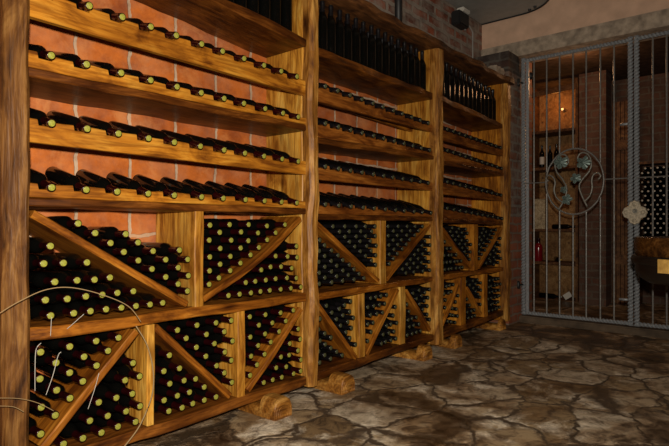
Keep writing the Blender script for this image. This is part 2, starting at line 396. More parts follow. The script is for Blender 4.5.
# posts: front face (px range) -> x range
P1 = (onY(3, 226, -0.02)[0], onY(31, 226, -0.02)[0])
P2 = (onY(306.5, 226)[0], onY(316, 226)[0])
P3 = (onY(433.5, 226)[0], onY(440.5, 226)[0])
P4 = (onY(503.5, 226)[0], onY(507.8, 226)[0])
Z0 = onY(310, 385)[1]                       # underside of the bottom boards
RT1 = RACK_TOP + 0.12                       # the first bay stands a little taller
print('posts', P1, P2, P3, P4, 'Z0', Z0)
beam('post', rack, ((P1[0] + P1[1]) / 2, 0.004), ((P1[0] + P1[1]) / 2, RT1 - 0.055), -0.02, YW - 0.004, P1[1] - P1[0], W_ENDPOST, jit=0.004, roundness=0.014)
for (x0, x1) in (P2, P3, P4):
    RTP = RT1 if x0 == P2[0] else RACK_TOP
    c = (x0 + x1) / 2; w = x1 - x0
    beam('post', rack, (c, Z0 - 0.005), (c, RTP - 0.055), -0.035, 0.03, w, W_POST, jit=0.006, roundness=0.02, depth_jit=0.008)
    beam('side_panel', rack, (c - w / 2 + 0.016, Z0), (c - w / 2 + 0.016, RTP - 0.056), 0.031, YW - 0.004, 0.036, W_RAIL if x0 == P4[0] else W_PANEL, jit=0.0015)  # last panel's darker wood carries the flash falloff in its colour

BAYS = [
    dict(x0=P1[1], x1=P2[0] - 0.0,
         top=((212, 0), (306, 47), 0.047), railA=((33, 17), (287, 90)), B=((33, 77), (308, 131), 0.035), railC=((31, 142), (296, 173.7)),
         Dd=((30, 206), (306, 214), 0.032), mid=((31, 342), (302, 302), 0.047), bot=((130, 445), (310, 384), 0.05),
         A=[(52, -8), (89.7, 5.6), (122.7, 17), (151.2, 26.4), (176.7, 36.3), (202, 44.5), (223, 51.3), (244.5, 58.5), (264.4, 65.3), (281.6, 71.4), (297.4, 75.7)],
         Bc=[(51.6, 56), (87, 64.8), (121.5, 73.7), (151, 81.3), (177.4, 87.7), (201.6, 93.8), (224.5, 99), (244.3, 104.4), (265.6, 109.3), (283.4, 112.7), (298.7, 117.8)],
         C=[(52, 122.8), (87.5, 128.5), (118.8, 133.8), (149, 138.8), (174.7, 142.7), (200.8, 146.5), (224.5, 150.3), (245.3, 152.5), (264.4, 156), (282.6, 159), (298.7, 161.5)],
         Dc=[(52, 187), (86.6, 190), (117.6, 192), (148.6, 194), (174.7, 195), (202, 197.3), (223.7, 198.5), (246, 199.5), (265, 200.6), (282, 201.8), (297.4, 203)]),
    dict(x0=P2[1], x1=P3[0],
         top=((316, 54), (437, 100), 0.045), railA=((316, 101), (425, 130)), B=((316, 143), (435.5, 160), 0.035), railC=((316, 179.5), (425, 190)),
         Dd=((316, 219.5), (433, 221), 0.032), mid=((316, 301), (433, 281.5), 0.04), bot=((320, 380), (434, 340.5), 0.05),
         A=[(323.8, 85.5), (429, 123)], Bc=[(323, 124.3), (430.5, 151.4)], C=[(322.6, 166), (429, 183)], Dc=[(321.3, 204), (431.7, 213)]),
    dict(x0=P3[1], x1=P4[0],
         top=((440, 100), (504, 129), 0.045), railA=((439, 139), (498, 155)), B=((439, 164), (505, 176.5), 0.035), railC=((439, 194), (498, 200.8)),
         Dd=((441, 222.5), (505, 225.5), 0.032), mid=((440, 280.5), (505, 271), 0.04), bot=((440, 340), (506.6, 314.5), 0.05),
         A=[(447, 128.9), (501.5, 147.7)], Bc=[(446, 155), (502.5, 172.8)], C=[(446, 181.5), (502, 195.3)], Dc=[(445.5, 208), (503, 218.8)]),
]
BAYNAME = ['first', 'middle', 'last']
BR, BL = 0.0316, 0.31                                     # bottle radius, length
NR = 0.0158                                               # capsule radius
TILT = radians(15)

def lin(p, q, x):
    return p[1] + (q[1] - p[1]) * (x - p[0]) / (q[0] - p[0])

def fit(pts):
    n = len(pts); sx = sum(p[0] for p in pts); sz = sum(p[1] for p in pts)
    sxx = sum(p[0] ** 2 for p in pts); sxz = sum(p[0] * p[1] for p in pts)
    k = (n * sxz - sx * sz) / (n * sxx - sx * sx)
    return k, (sz - k * sx) / n

BOTTLES = []     # dict(kind, base, rx, label, group, dist)

def shelf(name, spec, x0, x1, y0, y1, mat, t, jit=0.004, Y=0.0, dj=0.006):
    """board whose lower front edge passes through the two surveyed points; returns its top line"""
    p, q = onY(*spec[0], Y), onY(*spec[1], Y)
    za, zb = lin(p, q, x0), lin(p, q, x1)
    beam(name, rack, (x0, za + t / 2), (x1, zb + t / 2), y0, y1, t, mat, jit=jit, depth_jit=dj)
    return (x0, za + t), (x1, zb + t)

EDGES = {}       # (bay, 'U'/'L') -> list of ((x,z),(x,z),halfthickness)
ORD = ['first', 'second', 'third', 'fourth', 'fifth', 'sixth', 'seventh', 'eighth', 'ninth', 'tenth', 'eleventh', 'twelfth', 'thirteenth', 'fourteenth', 'fifteenth', 'sixteenth', 'seventeenth', 'eighteenth', 'nineteenth', 'twentieth']
PANEL_IN = [None, P2[0], P3[0], P4[0]]
for bi, B in enumerate(BAYS):
    x0, x1 = B['x0'] + 0.001, B['x1'] - 0.003
    ym = YW - 0.005
    t_top = shelf('shelf', B['top'], x0, x1, 0.0, ym, W_SHELF, B['top'][2], jit=0.005, dj=0.012)
    b_top = shelf('shelf', B['B'], x0, x1, 0.0, ym, W_SHELF, B['B'][2])
    d_top = shelf('shelf', B['Dd'], x0, x1, 0.0, ym, W_SHELF, B['Dd'][2])
    m_top = shelf('bin_board', B['mid'], x0, x1, 0.0, ym, W_BOARD, B['mid'][2])
    o_top = shelf('bin_board', B['bot'], x0, x1, 0.0, ym, W_SHELF, B['bot'][2])
    B['t_top'], B['d_bot'], B['m_top'], B['o_top'] = t_top, ((x0, d_top[0][1] - B['Dd'][2]), (x1, d_top[1][1] - B['Dd'][2])), m_top, o_top
    B['m_bot'] = ((x0, m_top[0][1] - B['mid'][2]), (x1, m_top[1][1] - B['mid'][2]))
    # rows of lying bottles on a notched front rail and a higher back rail
    for ri, key in enumerate(('A', 'Bc', 'C', 'Dc')):
        yc = -0.045
        pts = [onY(p[0], p[1], yc) for p in B[key]]
        k, c0 = fit(pts)
        lo, hi = x0 + BR + 0.003, x1 - BR - 0.003
        if bi == 0:
            xs = [min(max(p[0], lo), hi) for p in pts]
            for j in range(len(xs) - 2, -1, -1): xs[j] = min(xs[j], xs[j + 1] - 2 * BR - 0.003)
        else:
            n = 11
            xs = [max(pts[0][0], lo) + (min(pts[1][0], hi) - max(pts[0][0], lo)) * j / (n - 1) + random.uniform(-0.006, 0.006) * (0 < j < n - 1) for j in range(n)]
        # rails
        yr0, yr1 = 0.006, 0.034
        dr = (yr0 - yc)
        ztop = lambda x: k * x + c0 + dr * tan(TILT) - NR / cos(TILT) - 0.0015
        if key == 'A': bb = onY(*B['railA'][0], yr0), onY(*B['railA'][1], yr0)
        elif key == 'C': bb = onY(*B['railC'][0], yr0), onY(*B['railC'][1], yr0)
        else: bb = (b_top if key == 'Bc' else d_top)
        zb0, zb1 = lin(*bb, x0) + 0.0005, lin(*bb, x1) + 0.0005
        c0 += max(zb0 + 0.014 - ztop(x0), zb1 + 0.014 - ztop(x1), 0)
        t0, t1 = ztop(x0), ztop(x1)
        bm = bmesh.new(); rings = []
        nw, crest = 0.0245, 0.02                    # the necks lie in shallow notches
        xs_r = [x0 + (x1 - x0) * i / 24 for i in range(25)]
        for xb in xs: xs_r += [xb - nw - 0.004, xb - nw, xb + nw, xb + nw + 0.004]
        xs_r = sorted(x for x in xs_r if x0 <= x <= x1)
        for x in xs_r:
            u = (x - x0) / (x1 - x0)
            in_notch = any(abs(x - xb) <= nw + 0.0005 for xb in xs)
            a, b_ = zb0 + (zb1 - zb0) * u, t0 + (t1 - t0) * u + (0.0 if in_notch else crest + 0.002 * sin(x * 31 + ri))
            f = yr0 + 0.003 * sin(x * 7 + ri); r = 0.003
            rings.append([bm.verts.new(p) for p in ((x, yr1, a), (x, yr1, b_), (x, f + r, b_), (x, f, b_ - r), (x, f, a + r), (x, f + r, a))])
        for p, q in zip(rings, rings[1:]):
            for kk in range(6): bm.faces.new((p[kk], p[(kk + 1) % 6], q[(kk + 1) % 6], q[kk]))
        bm.faces.new(rings[0]); bm.faces.new(rings[-1][::-1])
        bm.transform(Matrix.Translation(-rack.location))
        link('front_rail', bm, W_RAIL if bi == 0 else W_DARKRAIL, rack)
        yb = 0.185
        zr = lambda x: k * x + c0 + (yb - yc) * tan(TILT) - BR / cos(TILT) - 0.006
        beam('back_rail', rack, (x0, zr(x0) - 0.02), (x1, zr(x1) - 0.02), yb, yb + 0.025, 0.036, W_BOARD, jit=0.0)
        rowname = ['topmost', 'second', 'third', 'lowest'][ri]
        for j, x in enumerate(xs):
            z = k * x + c0
            base = (x, yc + BL * cos(TILT), z + BL * sin(TILT))
            if bi == 0: lab = f'red-capped bottle lying on {rowname} rail beside the thick end post, {ORD[j]} from the post'
            else: lab = f'dark-capped bottle lying on {rowname} rail of the {BAYNAME[bi]} bay, {ORD[j]} from its near post'
            BOTTLES.append(dict(kind='red' if bi == 0 else 'dark', base=base, rx=pi / 2 + TILT, label=lab, group='bottles lying on the rails', d=Vector(base) - Vector((0, -D, H))))
    # standing bottles on the deep top shelf
    n = int((x1 - x0 - 0.02) / 0.083)
    for rw in range(3):
        for j in range(n):
            x = x0 + BR + 0.008 + j * 0.083 + random.uniform(-.003, .003)
            if bi == 0 and x < 1.62: continue
            y = 0.06 + rw * 0.083 + random.uniform(-.003, .003)
            z = lin(*t_top, x) + 0.0075
            if bi == 0: lab = f'dark bottle standing on high shelf before second post, {["front", "middle", "rear"][rw]} rank, {ORD[n - 1 - j]} from that post'
            else: lab = f'dark bottle standing on top shelf of {BAYNAME[bi]} bay, {["front", "middle", "rear"][rw]} rank, {ORD[j]} along'
            BOTTLES.append(dict(kind='dark', base=(x, y, z), rx=0, label=lab, group='bottles standing on the top shelf', d=Vector((x, y, z)) - Vector((0, -D, H)), hid=(0.35 if bi == 0 else 0.8) * (1 + rw)))

def px(p): return onY(p[0], p[1], 0.0)
def diag(bi, lev, a, b, t=0.03, bow=0.0, mid=None):
    A, Bq = px(a), px(b)
    beam('sloping_plank', rack, A, Bq, 0.004, YW - 0.006, t, W_BOARD, jit=0.002, bow=bow)
    # collision segments (bowed as two)
    if bow:
        dx, dz = Bq[0] - A[0], Bq[1] - A[1]; L = sqrt(dx * dx + dz * dz)
        pts = [(A[0] + dx * u - dz / L * bow * sin(pi * u), A[1] + dz * u + dx / L * bow * sin(pi * u)) for u in (0, .25, .5, .75, 1)]
        for p, q in zip(pts, pts[1:]): EDGES.setdefault((bi, lev), []).append((p, q, t / 2 + 0.005))
    else:
        EDGES.setdefault((bi, lev), []).append((A, Bq, t / 2 + 0.002))
def divider(bi, lev, pxx, w):
    B = BAYS[bi]; x = onY(pxx, 226)[0]
    lo, hi = (B['m_top'], B['d_bot']) if lev == 'U' else (B['o_top'], B['m_bot'])
    z0, z1 = lin(*lo, x) + 0.002, lin(*hi, x) - 0.002
    ww = (onY(pxx + w / 2, 226)[0] - onY(pxx - w / 2, 226)[0])
    beam('divider', rack, (x, z0), (x, z1), 0.002, YW - 0.006, ww, W_RAIL if bi == 2 else W_PANEL, jit=0.0018)  # dividers of the last bay use darker wood for the flash falloff
    EDGES.setdefault((bi, lev), []).append(((x, z0 - .1), (x, z1 + .1), ww / 2 + 0.002))

diag(0, 'U', (33, 213.5), (188, 304)); divider(0, 'U', 200, 9); diag(0, 'U', (205, 300), (302, 219), bow=-0.028)
diag(0, 'L', (44, 449), (137.5, 332)); divider(0, 'L', 151.5, 7.5); diag(0, 'L', (157, 327.5), (231, 396)); divider(0, 'L', 242, 7.5); diag(0, 'L', (249, 391), (302, 309), bow=-0.015)
diag(1, 'U', (318, 223.5), (379.5, 281)); divider(1, 'U', 383.7, 6); diag(1, 'U', (388.5, 279.5), (431, 225))
diag(1, 'L', (317.5, 303), (357.5, 358)); divider(1, 'L', 362.5, 6); diag(1, 'L', (367.5, 355), (399.5, 290)); divider(1, 'L', 403, 5.5); diag(1, 'L', (407.5, 291), (431.5, 330))
diag(2, 'U', (443, 228.5), (473, 268)); divider(2, 'U', 476, 4.5); diag(2, 'U', (480, 267.5), (503, 228))
diag(2, 'L', (443, 327), (459.5, 285)); divider(2, 'L', 463.5, 5); diag(2, 'L', (468, 288), (482.5, 314)); divider(2, 'L', 486, 4)

# top board over all three bays
zt = RACK_TOP
beam('top_board', rack, (P1[0], RT1 - 0.027), (P2[1] + 0.01, RT1 - 0.027), -0.05, YW - 0.006, 0.05, W_BEAM, jit=0.006, depth_jit=0.02, seg=40)
beam('top_board', rack, (P2[1] - 0.005, zt - 0.027), (P4[1] + 0.002, zt - 0.027), -0.05, YW - 0.006, 0.05, W_BEAM, jit=0.006, depth_jit=0.02, seg=60)

# loose bricks lying on the rack top in the corner
for i, (x, y, sz, m_, lab) in enumerate(((onY(493, 70, 0.1)[0], 0.1, (0.1, 0.08, 0.045), M_STONE, 'grey stone lump lying on the rack top beside the brick pier'), (onY(491, 70, 0.16)[0], 0.27, (0.1, 0.06, 0.06), M_RUBBLE, 'broken orange brick lying on the rack top near the pier'))):
    bm = bmesh.new(); bmesh.ops.create_cube(bm, size=2); bmesh.ops.subdivide_edges(bm, edges=bm.edges[:], cuts=4, use_grid_fill=True)
    for v in bm.verts:
        v.co = Vector((v.co.x * sz[0], v.co.y * sz[1], v.co.z * sz[2])) * random.uniform(0.88, 1.06)
    zmin = min(v.co.z for v in bm.verts)
    o = tag(link('broken_brick', bm, m_, None, False, (min(x, XP - 0.13), y, RACK_TOP + 0.008 - zmin)), lab, 'brick')

# log feet
def foot(cx, yfront):
    w, h, hf = 0.125, Z0 - 0.006, 0.104
    bm = bmesh.new(); rings = []
    U = [(-1, 0.0), (-1.03, .3), (-.97, .6), (-.8, .84), (-.5, .97), (0, 1.0), (.5, .97), (.8, .84), (.97, .6), (1.03, .3), (1, 0)]
    ys = [yfront, yfront + 0.006, yfront + 0.03, -0.036 if yfront < -0.08 else -0.04, -0.03, 0.06, 0.28]
    hs = [hf * .9, hf * .97, hf, hf, h, h, h]
    for i, y in enumerate(ys):
        s = 0.92 if i == 0 else (0.98 if i == 1 else 1)
        rings.append([bm.verts.new((cx + p[0] * w / 2 * s, y, max(0.001, p[1] * hs[i]))) for p in U])
    for p, q in zip(rings, rings[1:]):
        for k in range(len(U) - 1): bm.faces.new((p[k], p[k + 1], q[k + 1], q[k]))
        bm.faces.new((p[-1], p[0], q[0], q[-1]))
    bm.faces.new(rings[0]); bm.faces.new(rings[-1][::-1])
    for s in (0.8, 0.6, 0.4, 0.22):
        tube_bm(bm, [(cx + p[0] * w / 2 * s, yfront - 0.001, max(0.005, p[1] * hf * s)) for p in U], 0.003, 4)
    bm.transform(Matrix.Translation(-Vector((cx, 0, 0))))
    o = link('log_foot', bm, W_POST, rack); o.location = Vector((cx, 0, 0)) - rack.location
for (cx, yf) in ((1.93, -0.146), (2.465, -0.14), (3.44, -0.10), (3.94, -0.085), (4.88, -0.06)): foot(cx, yf)

# ------------------------------------------------------------------ piles in the bins
CELLS = {
 'U1a': [(51.5,319.5),(74,317.5),(94,315.5),(110.5,313),(123,310),(138.7,308.2),(154.2,305.8),(168,304.7),(46,300.5),(67,299),(87,297.5),(102.7,295),(117,293),(134,291.5),(55.3,282),(77.4,280.4),(97,279.5),(109,277.8),(43.3,263.6),(63,263),(86.4,262.4),(50,246)],
 'U1b': [(190,291),(178,284),(165.8,277),(189.6,275.5),(152.3,269),(178,267.5),(139,260.5),(165.6,259.6),(190,258.4),(124.6,252),(152.4,251),(180.7,251),(110,243),(138.9,242.5),(94.6,233),(125.6,234),(78.8,223.5)],
 'U1c': [(185+a/5.123, 205+b/5.123) for a, b in ((125,103),(232,100),(330,100),(425,107),(513,105),(178,140),(285,138),(378,143),(470,142),(123,180),(233,180),(330,183),(425,178),(178,222),(283,220),(380,217),(123,266),(235,263),(333,255),(178,303),(285,298),(125,350),(235,342),(180,385),(123,430))],
 'U1d': [(150+a/3.935, 200+b/3.935) for a, b in ((305,382),(351,377),(396,371),(438,367),(475,360),(515,355),(552,352),(597,345),(375,323),(416,320),(458,315),(497,310),(540,308),(578,310),(435,267),(474,263),(516,262),(560,268),(494,215),(541,222),(580,225),(575,182))],
 'L1a': [(40.2,352),(70.1,346.7),(97.6,341.8),(123.5,337.7),(55.9,362.8),(85.1,357.5),(110.7,352.3),(40.8,379.3),(70.9,373.3),(98.7,367.7),(56.3,390),(85.6,383.5),(41.3,407.2),(71.3,399.3),(57.4,416.8),(42,434.9)],
 'L1b': [(133,363),(142,375.8),(125,380.2),(98.7,402.3),(117,398),(133,394),(141.5,407),(126,411.6),(108.3,416.5),(90.5,421),(135.8,424.6),(119,429.6),(101,434.9),(82.5,440.4),(63.2,444.5)],
 'L2a': [(196.8,325),(216.1,322.8),(233.1,320.5),(206.1,334.3),(225.1,331.8),(187.3,338.5),(215.4,343.8),(232.8,340.8),(197.4,347.5),(206.8,356.5),(225.3,352),(233.1,360.3),(216.3,365.6),(225.1,373),(234,381.8),(177,330)],
 'L2b': [(170.5,354.7),(163.3,371),(179.3,368.2),(198.3,377.6),(170.8,384),(185,381),(204.9,389.6),(191.5,392.6),(177.8,396.8),(164,400.8),(170.3,414),(184.6,409.5),(197.5,406.1),(211.3,402),(223,398.3)],
 'L3a': [(249.7,316.8),(265.4,314.6),(280.6,313),(293,310.5),(258.2,325),(272.8,322.9),(285.5,320.6),(250.3,337),(265.4,334),(279,331.4),(258.2,345.5),(271,342),(250.5,356),(264,354),(256.5,365),(251.5,377.4)],
 'L3b': [(299,331.4),(300.5,342),(289,343.5),(298,352),(281,356),(289,360),(300,362),(275.4,369),(288,369.5),(300,373),(262,386.3),(271.6,384),(281.5,380.3),(291,378.5)],
}
CELL_TXT = {'U1a': 'in upper bin beneath plank sloping from end post', 'U1b': 'in upper bin above plank sloping from end post', 'U1c': 'in upper bin above plank rising to second post', 'U1d': 'in upper bin beneath plank rising to second post',
            'L1a': 'in lower bin above the plank beside end post', 'L1b': 'in lower bin beneath the plank beside end post', 'L2a': 'in lower middle bin above its sloping plank', 'L2b': 'in lower middle bin beneath its sloping plank',
            'L3a': 'in lower bin above the plank by second post', 'L3b': 'in lower bin beneath the plank by second post'}
YC = 0.006

def seg_dist(p, a, b):
    ax, az = a; dx, dz = b[0] - ax, b[1] - az
    u = max(0, min(1, ((p[0] - ax) * dx + (p[1] - az) * dz) / (dx * dx + dz * dz)))
    qx, qz = ax + dx * u, az + dz * u
    return sqrt((p[0] - qx) ** 2 + (p[1] - qz) ** 2), qx, qz

def bounds(bi, lev):
    B = BAYS[bi]
    lo, hi = (B['m_top'], B['d_bot']) if lev == 'U' else (B['o_top'], B['m_bot'])
    xl = B['x0']; xr = B['x1'] - 0.004
    return EDGES[(bi, lev)], lo, hi, xl, xr

def relax(P, bi, lev, it=700):
    segs, lo, hi, xl, xr = bounds(bi, lev)
    side = []
    for p in P:
        side.append([1 if ((b[0] - a[0]) * (p[1] - a[1]) - (b[1] - a[1]) * (p[0] - a[0])) > 0 else -1 for a, b, h in segs])
    Q = [list(p) for p in P]; R2 = 2 * BR + 0.0010
    for k in range(it):
        for i in range(len(Q)):
            for j in range(i + 1, len(Q)):
                dx, dz = Q[j][0] - Q[i][0], Q[j][1] - Q[i][1]; d = sqrt(dx * dx + dz * dz) or 1e-6
                if d < R2:
                    s = (R2 - d) / 2 / d
                    Q[i][0] -= dx * s; Q[i][1] -= dz * s; Q[j][0] += dx * s; Q[j][1] += dz * s
            p = Q[i]
            for (a, b, h), sd in zip(segs, side[i]):
                d, qx, qz = seg_dist(p, a, b)
                L = sqrt((b[0] - a[0]) ** 2 + (b[1] - a[1]) ** 2); nx, nz = -(b[1] - a[1]) / L * sd, (b[0] - a[0]) / L * sd
                sg = (p[0] - qx) * nx + (p[1] - qz) * nz
                need = BR + h
                if d < need:
                    if abs(sg) > 0.3 * d: p[0] += nx * (need - sg) ; p[1] += nz * (need - sg)
                    else:
                        p[0] += (p[0] - qx) / (d or 1) * (need - d); p[1] += (p[1] - qz) / (d or 1) * (need - d)
            p[0] = max(xl + BR + 0.004, min(xr - BR - 0.004, p[0]))
            p[1] = max(lin(*lo, p[0]) + BR + 0.006, min(lin(*hi, p[0]) - BR - 0.005, p[1]))
    # drop any that still clash
    keep = []
    for p in Q:
        if all(sqrt((p[0] - q[0]) ** 2 + (p[1] - q[1]) ** 2) > 2 * BR + 0.0002 for q in keep) and all(seg_dist(p, a, b)[0] > BR + h - 0.0015 for a, b, h in segs) \
           and p[1] > lin(*lo, p[0]) + BR and p[1] < lin(*hi, p[0]) - BR: keep.append(tuple(p))
    return keep

def rows(P):
    P = sorted(P, key=lambda p: p[1]); out = []
    for p in P:
        if out and p[1] - sum(q[1] for q in out[-1]) / len(out[-1]) < 0.022: out[-1].append(p)
        else: out.append([p])
    return [sorted(r) for r in out]

def add_pile(P, kind, text, bi):
    for r, row in enumerate(rows(P)):
        for j, (x, z) in enumerate(row):
            rn = 'bottom row' if r == 0 else f'{ORD[r]} row up'
            yc = YC + random.uniform(-0.008, 0.006)
            base = (x, yc + BL, z)
            BOTTLES.append(dict(kind=kind, base=base, rx=pi / 2, label=f'{"red" if kind == "red" else "dark"}-capped bottle {text}, {rn}, {ORD[j]} along', group='bottles piled in the bins', d=Vector((x, yc, z)) - Vector((0, -D, H)), hid=0 if bi == 0 else 0.2))

tot = 0
for key, pts in CELLS.items():
    P = [onY(p[0], p[1], YC) for p in pts]
    Q = relax(P, 0, key[0]); tot += len(Q)
    if len(Q) < len(P): print('cell', key, len(P), '->', len(Q))
    add_pile(Q, 'red', CELL_TXT[key], 0)

def side_of(p, a, b): return ((b[0] - a[0]) * (p[1] - a[1]) - (b[1] - a[1]) * (p[0] - a[0])) > 0
def fill(bi, lev):
    """close-packed piles in a bin level of the further bays: each bin takes the stacking that holds most bottles"""
    segs, lo, hi, xl, xr = bounds(bi, lev)
    pit = 2 * BR + 0.0008; best = {}
    zl, zh = min(lo[0][1], lo[1][1]), max(hi[0][1], hi[1][1])
    angs = [atan2(lo[1][1] - lo[0][1], lo[1][0] - lo[0][0]), pi / 2] + [atan2(b[1] - a[1], b[0] - a[0]) for a, b, h in segs if abs(b[0] - a[0]) > 0.02]
    for an in angs:
        ca, sa = cos(an), sin(an)
        for pi_ in range(4):
            for pj in range(4):
                cells = {}
                for i in range(-26, 27):
                    for j in range(-26, 27):
                        u = (i + pi_ / 4 + (j % 2) * 0.5) * pit; v = (j + pj / 4) * pit * 0.8665
                        x = (xl + xr) / 2 + u * ca - v * sa; z = (zl + zh) / 2 + u * sa + v * ca
                        if x < xl + BR + 0.004 or x > xr - BR - 0.004: continue
                        if z < lin(*lo, x) + BR + 0.006 or z > lin(*hi, x) - BR - 0.006: continue
                        if any(seg_dist((x, z), a, b)[0] < BR + h for a, b, h in segs): continue
                        cells.setdefault(tuple(side_of((x, z), a, b) for a, b, h in segs), []).append((x, z))
                for k, P in cells.items():
                    if len(P) > len(best.get(k, ())): best[k] = P
    return best
for bi in (1, 2):
    for lev in ('U', 'L'):
        cs = sorted(fill(bi, lev).values(), key=lambda P: (round(sum(p[0] for p in P) / len(P), 2)))
        for ci, P in enumerate(cs):
            add_pile(P, 'dark', f'in {ORD[ci]} {"upper" if lev == "U" else "lower"} bin of {BAYNAME[bi]} bay', bi)

# ------------------------------------------------------------------ bottle meshes
def body_prof(): return [(0, 0.006), (0.024, 0.003), (0.031, 0.0), (BR * 0.97, 0.003), (BR, 0.01), (BR, 0.186), (BR * 0.97, 0.2), (BR * 0.82, 0.214), (0.0215, 0.226), (0.0165, 0.236), (0.0145, 0.245), (0.0138, 0.26), (0.0138, 0.302), (0, 0.302)]
def caps_prof(): return [(0.0152, 0.236), (0.0150, 0.25), (0.0146, 0.29), (0.0157, 0.293), (0.0158, 0.304), (0.0150, BL - 0.002), (0.0128, BL - 0.0015)]
def cork_prof(): return [(0.0123, BL - 0.0035), (0.0123, BL - 0.0005), (0.0109, BL + 0.0004), (0, BL + 0.0004)]
MESH = {}
def make(name, prof, seg, mat):
    bm = bmesh.new(); lathe_bm(bm, prof, seg)
    o = link(name, bm, mat, None, True); me = o.data
    bpy.data.objects.remove(o); return me
MESH['body'] = make('bottle_body', body_prof(), 18, M_GLASS)
MESH['cap_red'] = make('bottle_capsule', caps_prof(), 14, M_RED)
MESH['cap_dark'] = make('bottle_capsule_dark', caps_prof(), 14, M_BLACKFOIL)
MESH['cork_red'] = make('bottle_seal', cork_prof(), 14, M_CORK)
MESH['cork_dark'] = make('bottle_seal_dull', cork_prof(), 14, M_DULL)

cand = sorted(BOTTLES, key=lambda b: b['d'].length + b.get('hid', 0))
SINGLES, REST = cand[:300], cand[300:]
proto = {}
for b in SINGLES:
    k = b['kind']
    if k not in proto:
        o = bpy.data.objects.new('wine_bottle', MESH['body']); COL.objects.link(o)
        c = bpy.data.objects.new('capsule', MESH['cap_' + k]); COL.objects.link(c); c.parent = o
        s = bpy.data.objects.new('bottle_seal', MESH['cork_' + k]); COL.objects.link(s); s.parent = o
        if k == 'red': c['label'] = 'dark red foil capsule'; s['label'] = 'yellow-green round seal'
        proto[k] = (o, c, s)
    else:
        po, pc, ps = proto[k]
        o = po.copy(); COL.objects.link(o)
        for ch in (pc, ps):
            cc = ch.copy(); COL.objects.link(cc); cc.parent = o
    o.location = b['base']; o.rotation_euler = (b['rx'], 0, random.uniform(0, 0.0))
    tag(o, b['label'], 'wine bottle', b['group'])
bm = bmesh.new()
for b in REST:
    mt = Matrix.Translation(b['base']) @ Matrix.Rotation(b['rx'], 4, 'X')
    near = b['d'].length < 4.6
    sg = 12 if near else 10
    lathe_bm(bm, body_prof(), sg, mt, 0); lathe_bm(bm, caps_prof(), sg, mt, 1); lathe_bm(bm, cork_prof(), sg, mt, 2)
rest = link('wine_bottles', bm, [M_GLASS, M_BLACKFOIL, M_DULL], None, True)
rest['kind'] = 'stuff'
tag(rest, 'remaining dark wine bottles filling the middle and last bays of the rack', 'wine bottles')
print('bottles', len(BOTTLES), 'piled in first bay', tot, 'rest', len(REST))

# ------------------------------------------------------------------ gate
XB = XG + 0.045                                   # plane of the gate ironwork
def G(pxx, pyy, X=XB):
    y, z = onX(pxx, pyy, X); return Vector((X, y, z))
zt_, zb_ = gate_top - 0.035, gate_bot + 0.005
yl = -0.03; ym_ = G(633.6, 226).y
def leaf(name, ya, yb_, bars, label, hinge=None):
    g = empty(name, (XB, (ya + yb_) / 2, zb_), label, 'gate')
    inv = Matrix.Translation(-g.location)
    def part(nm, bm, mat, smooth=False):
        bm.transform(inv); return link(nm, bm, mat, g, smooth)
    for y in (ya, yb_):
        bm = bmesh.new(); twisted_bm(bm, (XB, y, zb_ - 0.02), (XB, y, zt_ + 0.025), 0.0195, 0.032); part('stile', bm, M_IRON)
    for z in (zb_, zt_):
        bm = bmesh.new(); twisted_bm(bm, (XB, ya, z), (XB, yb_, z), 0.016, 0.03); part('rail', bm, M_IRON)
    for y, gaps in bars:
        zz = [zb_] + [v for gp in gaps for v in gp] + [zt_]
        for i in range(0, len(zz), 2):
            bm = bmesh.new()
            tube_bm(bm, [(XB, y, zz[i]), (XB, y, zz[i + 1])], 0.0078, 8)
            bmesh.ops.create_icosphere(bm, subdivisions=1, radius=0.0125, matrix=Matrix.Translation((XB, y, zz[i] + (zz[i + 1] - zz[i]) * 0.82)))
            part('bar', bm, M_BAR)
    return g, part

cc = G(574.2, 181.5); CR = 0.314; CW = 0.263
bars = []
for p in (534, 546.7, 559.6, 573, 586.2, 600.3, 614):
    y = G(p, 226).y; d = y - cc.y
    if abs(d) < CW - 0.01:
        h = CR * sqrt(1 - d * d / CW / CW); bars.append((y, [(cc.z - h, cc.z + h)]))
    else: bars.append((y, []))
ga, part = leaf('iron_gate', yl, ym_ + 0.025, bars, 'iron gate leaf with the round vine medallion, hinged on the brick pier')
# hinges, side strip
for (pp, qq) in ((514.5, 84), (514.5, 284)):
    p = G(520, qq)
    bm = bmesh.new(); lathe_bm(bm, [(0, -0.04), (0.017, -0.04), (0.019, -0.01), (0.019, 0.02), (0.012, 0.035), (0, 0.04)], 10, Matrix.Translation((XB - 0.075, -0.004, p.z)))
    tube_bm(bm, [(XB - 0.075, -0.004, p.z), (XB - 0.045, -0.02, p.z), (XB - 0.002, yl, p.z)], 0.009, 6)
    part('hinge', bm, M_BLACK, True)
bm = bmesh.new(); box_bm(bm, (XB - 0.006, yl - 0.055, zb_), (XB + 0.006, yl - 0.028, zt_)); part('flat_strip', bm, M_IRON)
# thin cross rod
zr = G(603, 179.5).z
for a, b in ((yl, cc.y + CW * 0.98), (cc.y - CW * 0.98, ym_ + 0.02)):
    bm = bmesh.new(); tube_bm(bm, [(XB - 0.012, a, zr), (XB - 0.012, b, zr)], 0.006, 6); part('cross_rod', bm, M_BAR)
